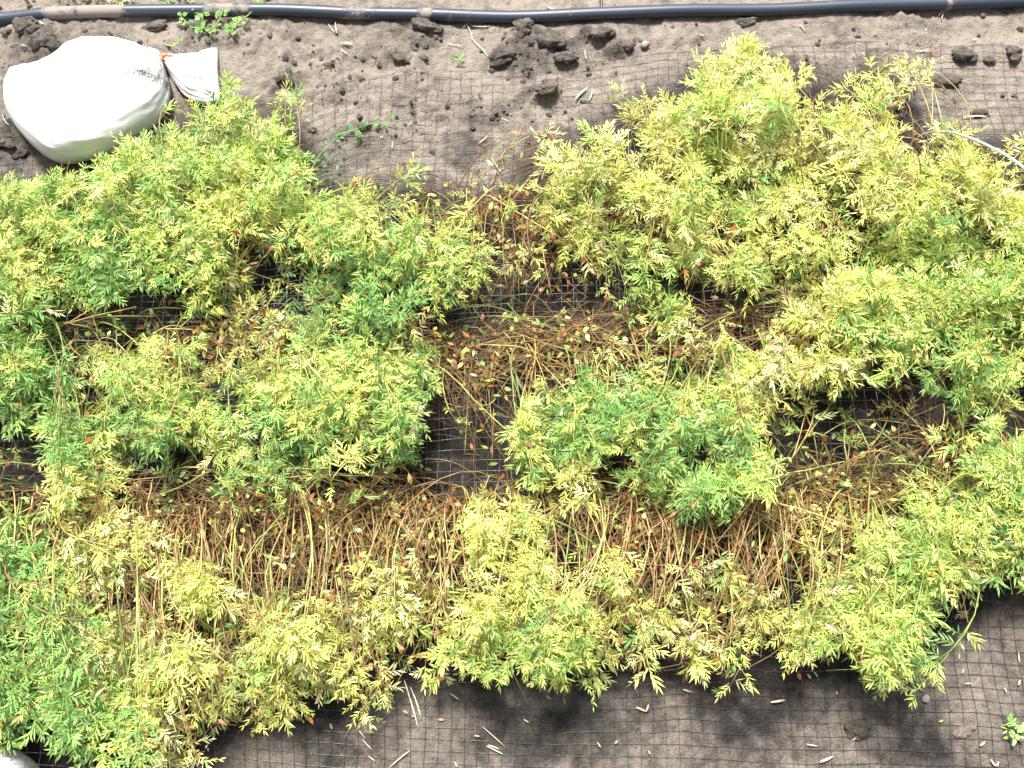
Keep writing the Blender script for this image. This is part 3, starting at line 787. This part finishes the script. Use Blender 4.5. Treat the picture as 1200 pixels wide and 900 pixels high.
TOPC = [(590, 68, 42, 20), (612, 36, 26, 18), (645, 55, 40, 22), (665, 72, 30, 16), (640, 96, 10, 7), (613, 96, 8, 5), (640, 110, 36, 18), (705, 48, 36, 18), (735, 58, 16, 10), (500, 36, 44, 18), (485, 58, 12, 9), (470, 74, 24, 12), (497, 70, 12, 8),
        (455, 15, 10, 6), (560, 125, 7, 5), (335, 92, 22, 18), (1130, 66, 34, 24), (1160, 70, 18, 12), (1188, 62, 26, 20), (1108, 92, 42, 20), (1045, 122, 34, 30), (1048, 112, 20, 8), (1148, 130, 20, 14), (1070, 107, 10, 8),
        (32, 38, 26, 22), (25, 96, 26, 18), (8, 40, 12, 10), (60, 58, 34, 22), (42, 42, 20, 12), (180, 33, 40, 12), (230, 36, 30, 14), (875, 26, 26, 12), (685, 120, 14, 7), (960, 48, 8, 6), (1006, 42, 8, 5), (620, 84, 9, 6), (576, 82, 10, 6), (690, 88, 8, 5),
        (382, 80, 16, 8), (428, 152, 18, 10), (366, 152, 14, 9), (10, 170, 26, 18), (28, 182, 22, 12), (118, 68, 12, 7), (1180, 10, 26, 8), (905, 78, 10, 6), (1190, 110, 8, 6)]
for t in TOPC:
    big = t[2] >= 20
    clod(*t, True, ('lumpy dark clod of wet mud' if big else 'small dark crumb of mud') + (' touching the black pipe' if t[1] < 45 and t[0] > 200 else ' beside the white sandbag' if t[0] < 360 else ' on bare soil between pipe and plants' if t[0] < 900 else ' near the white wire hoop'), 'mud clods between pipe and plants', .45)
for t in [(1132, 857, 28, 22, 0), (1000, 862, 14, 10, 1), (1003, 856, 40, 26, 1), (1110, 882, 6, 6, 1)]:
    clod(*t[:4], bool(t[4]), ('pale cracked soil clod' if not t[4] else 'small dark soil crumb') + ' on the netted soil away from the pipe', 'clods on the netted soil', .6)
# crumbs too many to count
def crumbs(name, n, area, lo, hi, mat, seed, near_lumps):
    rs = np.random.default_rng(seed)
    ph = (1 + 5 ** .5) / 2
    I = nrm(np.array([(-1, ph, 0), (1, ph, 0), (-1, -ph, 0), (1, -ph, 0), (0, -1, ph), (0, 1, ph), (0, -1, -ph), (0, 1, -ph), (ph, 0, -1), (ph, 0, 1), (-ph, 0, -1), (-ph, 0, 1)], float))
    IF = np.array([(0, 11, 5), (0, 5, 1), (0, 1, 7), (0, 7, 10), (0, 10, 11), (1, 5, 9), (5, 11, 4), (11, 10, 2), (10, 7, 6), (7, 1, 8), (3, 9, 4), (3, 4, 2), (3, 2, 6), (3, 6, 8), (3, 8, 9), (4, 9, 5), (2, 4, 11), (6, 2, 10), (8, 6, 7), (9, 8, 1)])
    (x0, x1, y0, y1) = area; P = []
    x = rs.uniform(x0, x1, n * 6); y = rs.uniform(y0, y1, n * 6)
    wgt = .12 + sstep(-.05, .45, fbm(x, y, 5, 3, 23)) * .7
    if near_lumps: wgt = wgt * .35 + np.clip(bump_sum(x, y, LUMPS, .04, 2) * 70, 0, 1)
    ok = rs.uniform(size=n * 6) < wgt; x = x[ok][:n]; y = y[ok][:n]
    z = np.array([gz(a, b) for a, b in zip(x, y)]); m = len(x)
    r = lo + (hi - lo) * rs.uniform(size=m) ** 4.5
    V = I[None] * (1 + rs.normal(0, .22, (m, 12)))[..., None] * r[:, None, None] * np.array((1, 1, .75)) + np.stack([x, y, z + r * .25], -1)[:, None]
    Fc = IF[None] + (np.arange(m) * 12)[:, None, None]
    o = link(name, tri_mesh(name, V.reshape(-1, 3), Fc.reshape(-1, 3), mat), kind='stuff')
    tag(o, 'loose crumbs of soil strewn over the bare mud by the pipe' if near_lumps else 'fine soil crumbs scattered on the netted soil away from pipe', 'soil crumbs')
crumbs('soil_crumbs', 1800, (-1.15, 1.15, .93, 1.5), .0010, .0068, M_CLOD, 5, True)
crumbs('soil_crumbs', 1300, (-1.0, 1.0, -.1, .30), .0008, .0035, M_CLOD, 6, False)
import bmesh
bm = bmesh.new(); bmesh.ops.create_icosphere(bm, subdivisions=2, radius=1)
V = np.array([v.co[:] for v in bm.verts]); Fs = np.array([[v.index for v in f.verts] for f in bm.faces]); bm.free()
V = np.sign(V) * np.abs(V) ** .8 * (1 + .25 * fbm(V[:, 0] + V[:, 2], V[:, 1] - V[:, 2], 1.5, 2, 3))[:, None]
stm = tri_mesh('pebble', V, Fs, M_STONE)
for (x, y, s, lab) in [(1085, 819, .0075, 'pale grey pebble on the netted soil below lime green plants'), (1056, 51, .010, 'flat pale pebble'), (755, 53, .009, 'flat pale stone beside dark mud clods')]:
    if x == 1056: continue
    p = gpt(x, y); o = link('pebble', stm, loc=(p[0], p[1], p[2] + s * .3)); o.scale = (s, s * .8, s * .6); o.rotation_euler[2] = x
    tag(o, lab, 'pebble')

# ------------------------------------------------------------------ straw and fallen leaves
def straw(x0, y0, x1, y1, r=.0013, label=None, group='straw bits on the netted soil', bent=0.0, lift=.004):
    a, b = gpt(x0, y0), gpt(x1, y1); n = 6
    t = np.linspace(0, 1, n)[:, None]; P = a * (1 - t) + b * t
    P[:, 2] = [gz(p[0], p[1]) + lift + r * .5 for p in P]
    P[:, 2] = P[:, 2].mean() * .6 + P[:, 2] * .4
    sd = np.array((-(b - a)[1], (b - a)[0], 0)); P = P + np.sin(t * math.pi) * sd * bent
    c = P.mean(0); v, f = tube(P - c, np.array([.45, .9, 1, 1.05, .8, .3]) * r * .8, 6)
    zc = np.repeat((P - c)[:, 2], 6); v[:36, 2] = zc + (v[:36, 2] - zc) * .45
    o = link('straw_piece', tri_mesh('straw_piece', v, f, M_STRAW, smooth=True), loc=c)
    tag(o, label, 'straw', group)
LG = 'pale straw bit lying on the netted soil farthest from pipe'
for s in [(474, 797, 491, 855, .0017), (481, 805, 494, 842, .0016), (456, 900, 481, 879), (425, 866, 437, 879), (421, 856, 429, 866), (432, 886, 440, 892), (528, 813, 538, 820), (570, 874, 590, 884), (572, 873, 585, 878), (533, 893, 536, 899),
          (566, 852, 592, 875, .0008), (614, 843, 620, 847), (556, 862, 562, 863), (745, 829, 757, 834, .0022), (757, 834, 760, 825, .0022), (903, 823, 920, 820, .0022), (960, 893, 976, 886, .0026), (998, 868, 1006, 861, .0014), (980, 810, 980, 814, .002), (1011, 806, 1015, 812, .0016), (1021, 787, 1027, 794), (953, 787, 958, 794),
          (1130, 801, 1138, 801), (1192, 803, 1194, 797, .002), (1193, 765, 1194, 776), (1160, 890, 1166, 898, .002), (1167, 898, 1169, 892, .002), (1147, 874, 1153, 869, .0022), (800, 808, 811, 811, .0018), (1127, 789, 1129, 784), (1029, 803, 1031, 801), (700, 870, 704, 876), (845, 806, 855, 800), (690, 806, 700, 806), (872, 800, 884, 801), (1176, 806, 1178, 811, .0016), (945, 872, 958, 874), (760, 880, 762, 884)]:
    straw(*s[:4], r=s[4] if len(s) > 4 else .0013, label='long pale straw lying on soil under yellowed leaves' if s[0] in (474, 481) else LG, bent=random.uniform(-.03, .03))
LT = 'pale dry straw bit on the soil by the pipe'
for s in [(543, 32, 552, 24), (552, 45, 574, 70), (548, 30, 554, 48), (552, 30, 575, 31), (524, 52, 542, 54), (674, 118, 688, 104, .0028), (690, 119, 694, 107, .002), (685, 62, 687, 74), (588, 138, 596, 142), (400, 53, 414, 55, .0022), (400, 60, 408, 66), (563, 12, 562, 28), (560, 170, 572, 160),
          (52, 33, 58, 38, .002), (30, 60, 36, 61), (460, 168, 460, 176), (446, 164, 450, 162), (1128, 136, 1158, 135, .002), (1100, 18, 1110, 6), (1104, 22, 1108, 10), (1108, 12, 1114, 11), (1072, 60, 1088, 59), (936, 30, 944, 36), (1083, 38, 1086, 34), (641, 8, 650, 12), (870, 95, 900, 100), (912, 75, 918, 82), (385, 28, 392, 38), (393, 26, 395, 40), (575, 187, 588, 206), (820, 40, 826, 42), (1140, 47, 1146, 44)]:
    straw(*s[:4], r=s[4] if len(s) > 4 else .0012, label=LT, group='straw bits by the pipe', bent=random.uniform(-.05, .05))
def fallen(x, y, L, col, label):
    p = Pool(); a = random.uniform(0, 6.3); g = gpt(x, y, .005)
    single_leaf(p, np.zeros(3), np.array((math.cos(a), math.sin(a), .08)), np.array((0, 0, 1.0)), L, L * .42, np.array(col))
    o = link('fallen_leaf', p.mesh('fallen_leaf', M_LEAF), loc=g); tag(o, label, 'leaf', 'fallen leaves on the netted soil')
fallen(482, 840, .008, (.18, .45, .36), 'tiny blue-green round leaf beside long straws')
for (x, y) in [(472, 832), (513, 843), (538, 790), (390, 855), (720, 872), (660, 818), (1100, 846), (1182, 864), (1080, 810), (430, 857), (640, 815), (950, 796)]:
    fallen(x, y, random.uniform(.007, .012), random.choice([(.5, .48, .15), (.3, .42, .1), (.55, .42, .2)]), 'small yellowish fallen leaf lying on netted soil')

# ------------------------------------------------------------------ small weeds
_a = np.linspace(0, 2 * math.pi, 9)[:-1]
def round_leaf(pool, base, ax, up, L, W, col):
    ax = nrm(np.asarray(ax, float)); w_ = nrm(np.cross(up, ax)); nn = np.cross(ax, w_)
    V = [base]
    for a in _a: V.append(base + ax * L * (.5 - .5 * math.cos(a)) + w_ * W * .5 * math.sin(a) * (1.1 - .25 * (.5 - .5 * math.cos(a))) + nn * .15 * L * abs(math.sin(a)))
    V = np.array(V); F = np.array([[0, k, k + 1] for k in range(2, 8)] ) if False else np.array([[1, k, k + 1] for k in range(2, 8)])
    pool.add(V, F, col)
def weed(stems, label, col, leaf=(.012, .010), group='small green weeds', step=.014, cat='weed', lift=.012):
    c = gpt(*stems[0][0]); e = empty('weed', c); tag(e, label, cat, group)
    for st in stems:
        P = np.array([gpt(x, y, (0.0 if i == 0 else lift)) for i, (x, y) in enumerate(st)]); P = spline(P, 14)
        pool = Pool(); v, f = tube(P - c, np.linspace(.0013, .0007, 14), 5); pool.add(v, f, np.array(col) * .9 + (.05, .03, 0))
        so = link('stem', pool.mesh('stem', M_STEM, True), e)
        L = np.linalg.norm(np.diff(P, axis=0), axis=1).sum(); k = max(3, int(L / step))
        for q in range(k):
            i = min(13, int((q + 1) / k * 13)); T = nrm(P[i] - P[max(i - 1, 0)])
            sd = np.array((-T[1], T[0], 0)) * (1 if q % 2 else -1)
            for z in range(3 if leaf[0] > .011 else 1):
                lp = Pool(); ax = sd + T * .5 + np.array((random.gauss(0, .6), random.gauss(0, .6), .25))
                round_leaf(lp, P[i] - c + nrm(ax) * .004, ax, np.array((random.gauss(0, .3), random.gauss(0, .3), 1.0)), leaf[0] * random.uniform(.5, 1.0), leaf[1] * random.uniform(.45, .9), np.array(col) * random.uniform(.75, 1.25))
                link('leaf', lp.mesh('leaf', M_LEAF), so)
weed([[(228, 40), (215, 25), (200, 8), (194, -6)], [(232, 42), (240, 22), (222, 6), (214, -4)], [(228, 40), (245, 44), (268, 46)], [(250, 42), (262, 30), (264, 14)]], 'clover-like green weed growing over the pipe beside the sandbag', (.22, .40, .12), (.013, .012))
weed([[(268, 40), (282, 32), (296, 20), (306, 4), (312, -6)], [(270, 42), (276, 48), (280, 40)]], 'thin green weed stem leaning across the pipe', (.26, .44, .12), (.013, .011))
weed([[(195, 56), (208, 60), (214, 54)]], 'green sprig showing behind the sandbag neck', (.30, .48, .12), (.011, .009))
weed([[(362, 205), (375, 185), (392, 168), (400, 158)], [(372, 196), (385, 192), (398, 180)], [(392, 160), (420, 156), (440, 150), (460, 148)], [(360, 212), (380, 210), (396, 205)]], 'trailing dark green weed creeping from plants onto the mud', (.10, .30, .09), (.011, .010))
weed([[(420, 170), (424, 164), (422, 158)]], 'small green seedling among the mud clods', (.16, .38, .1), (.010, .008), step=.006)
weed([[(536, 78), (540, 74), (538, 72)]], 'tiny bright green seedling on the mud beside dry twig', (.20, .45, .1), (.010, .008), step=.006)
weed([[(1172, 852), (1178, 848), (1190, 846)], [(1172, 852), (1182, 856), (1186, 862)]], 'young seedling with pale green leaves on the netted soil', (.30, .48, .16), (.015, .009), step=.02)
weed([[(70, 0), (85, 3), (100, 2)], [(104, -4), (120, 2), (135, 4), (146, 8)], [(128, -6), (142, 0), (158, 10)], [(70, -6), (90, -3), (110, -4)]], 'pale feathery weed just past the pipe', (.42, .55, .22), (.012, .006), step=.007)
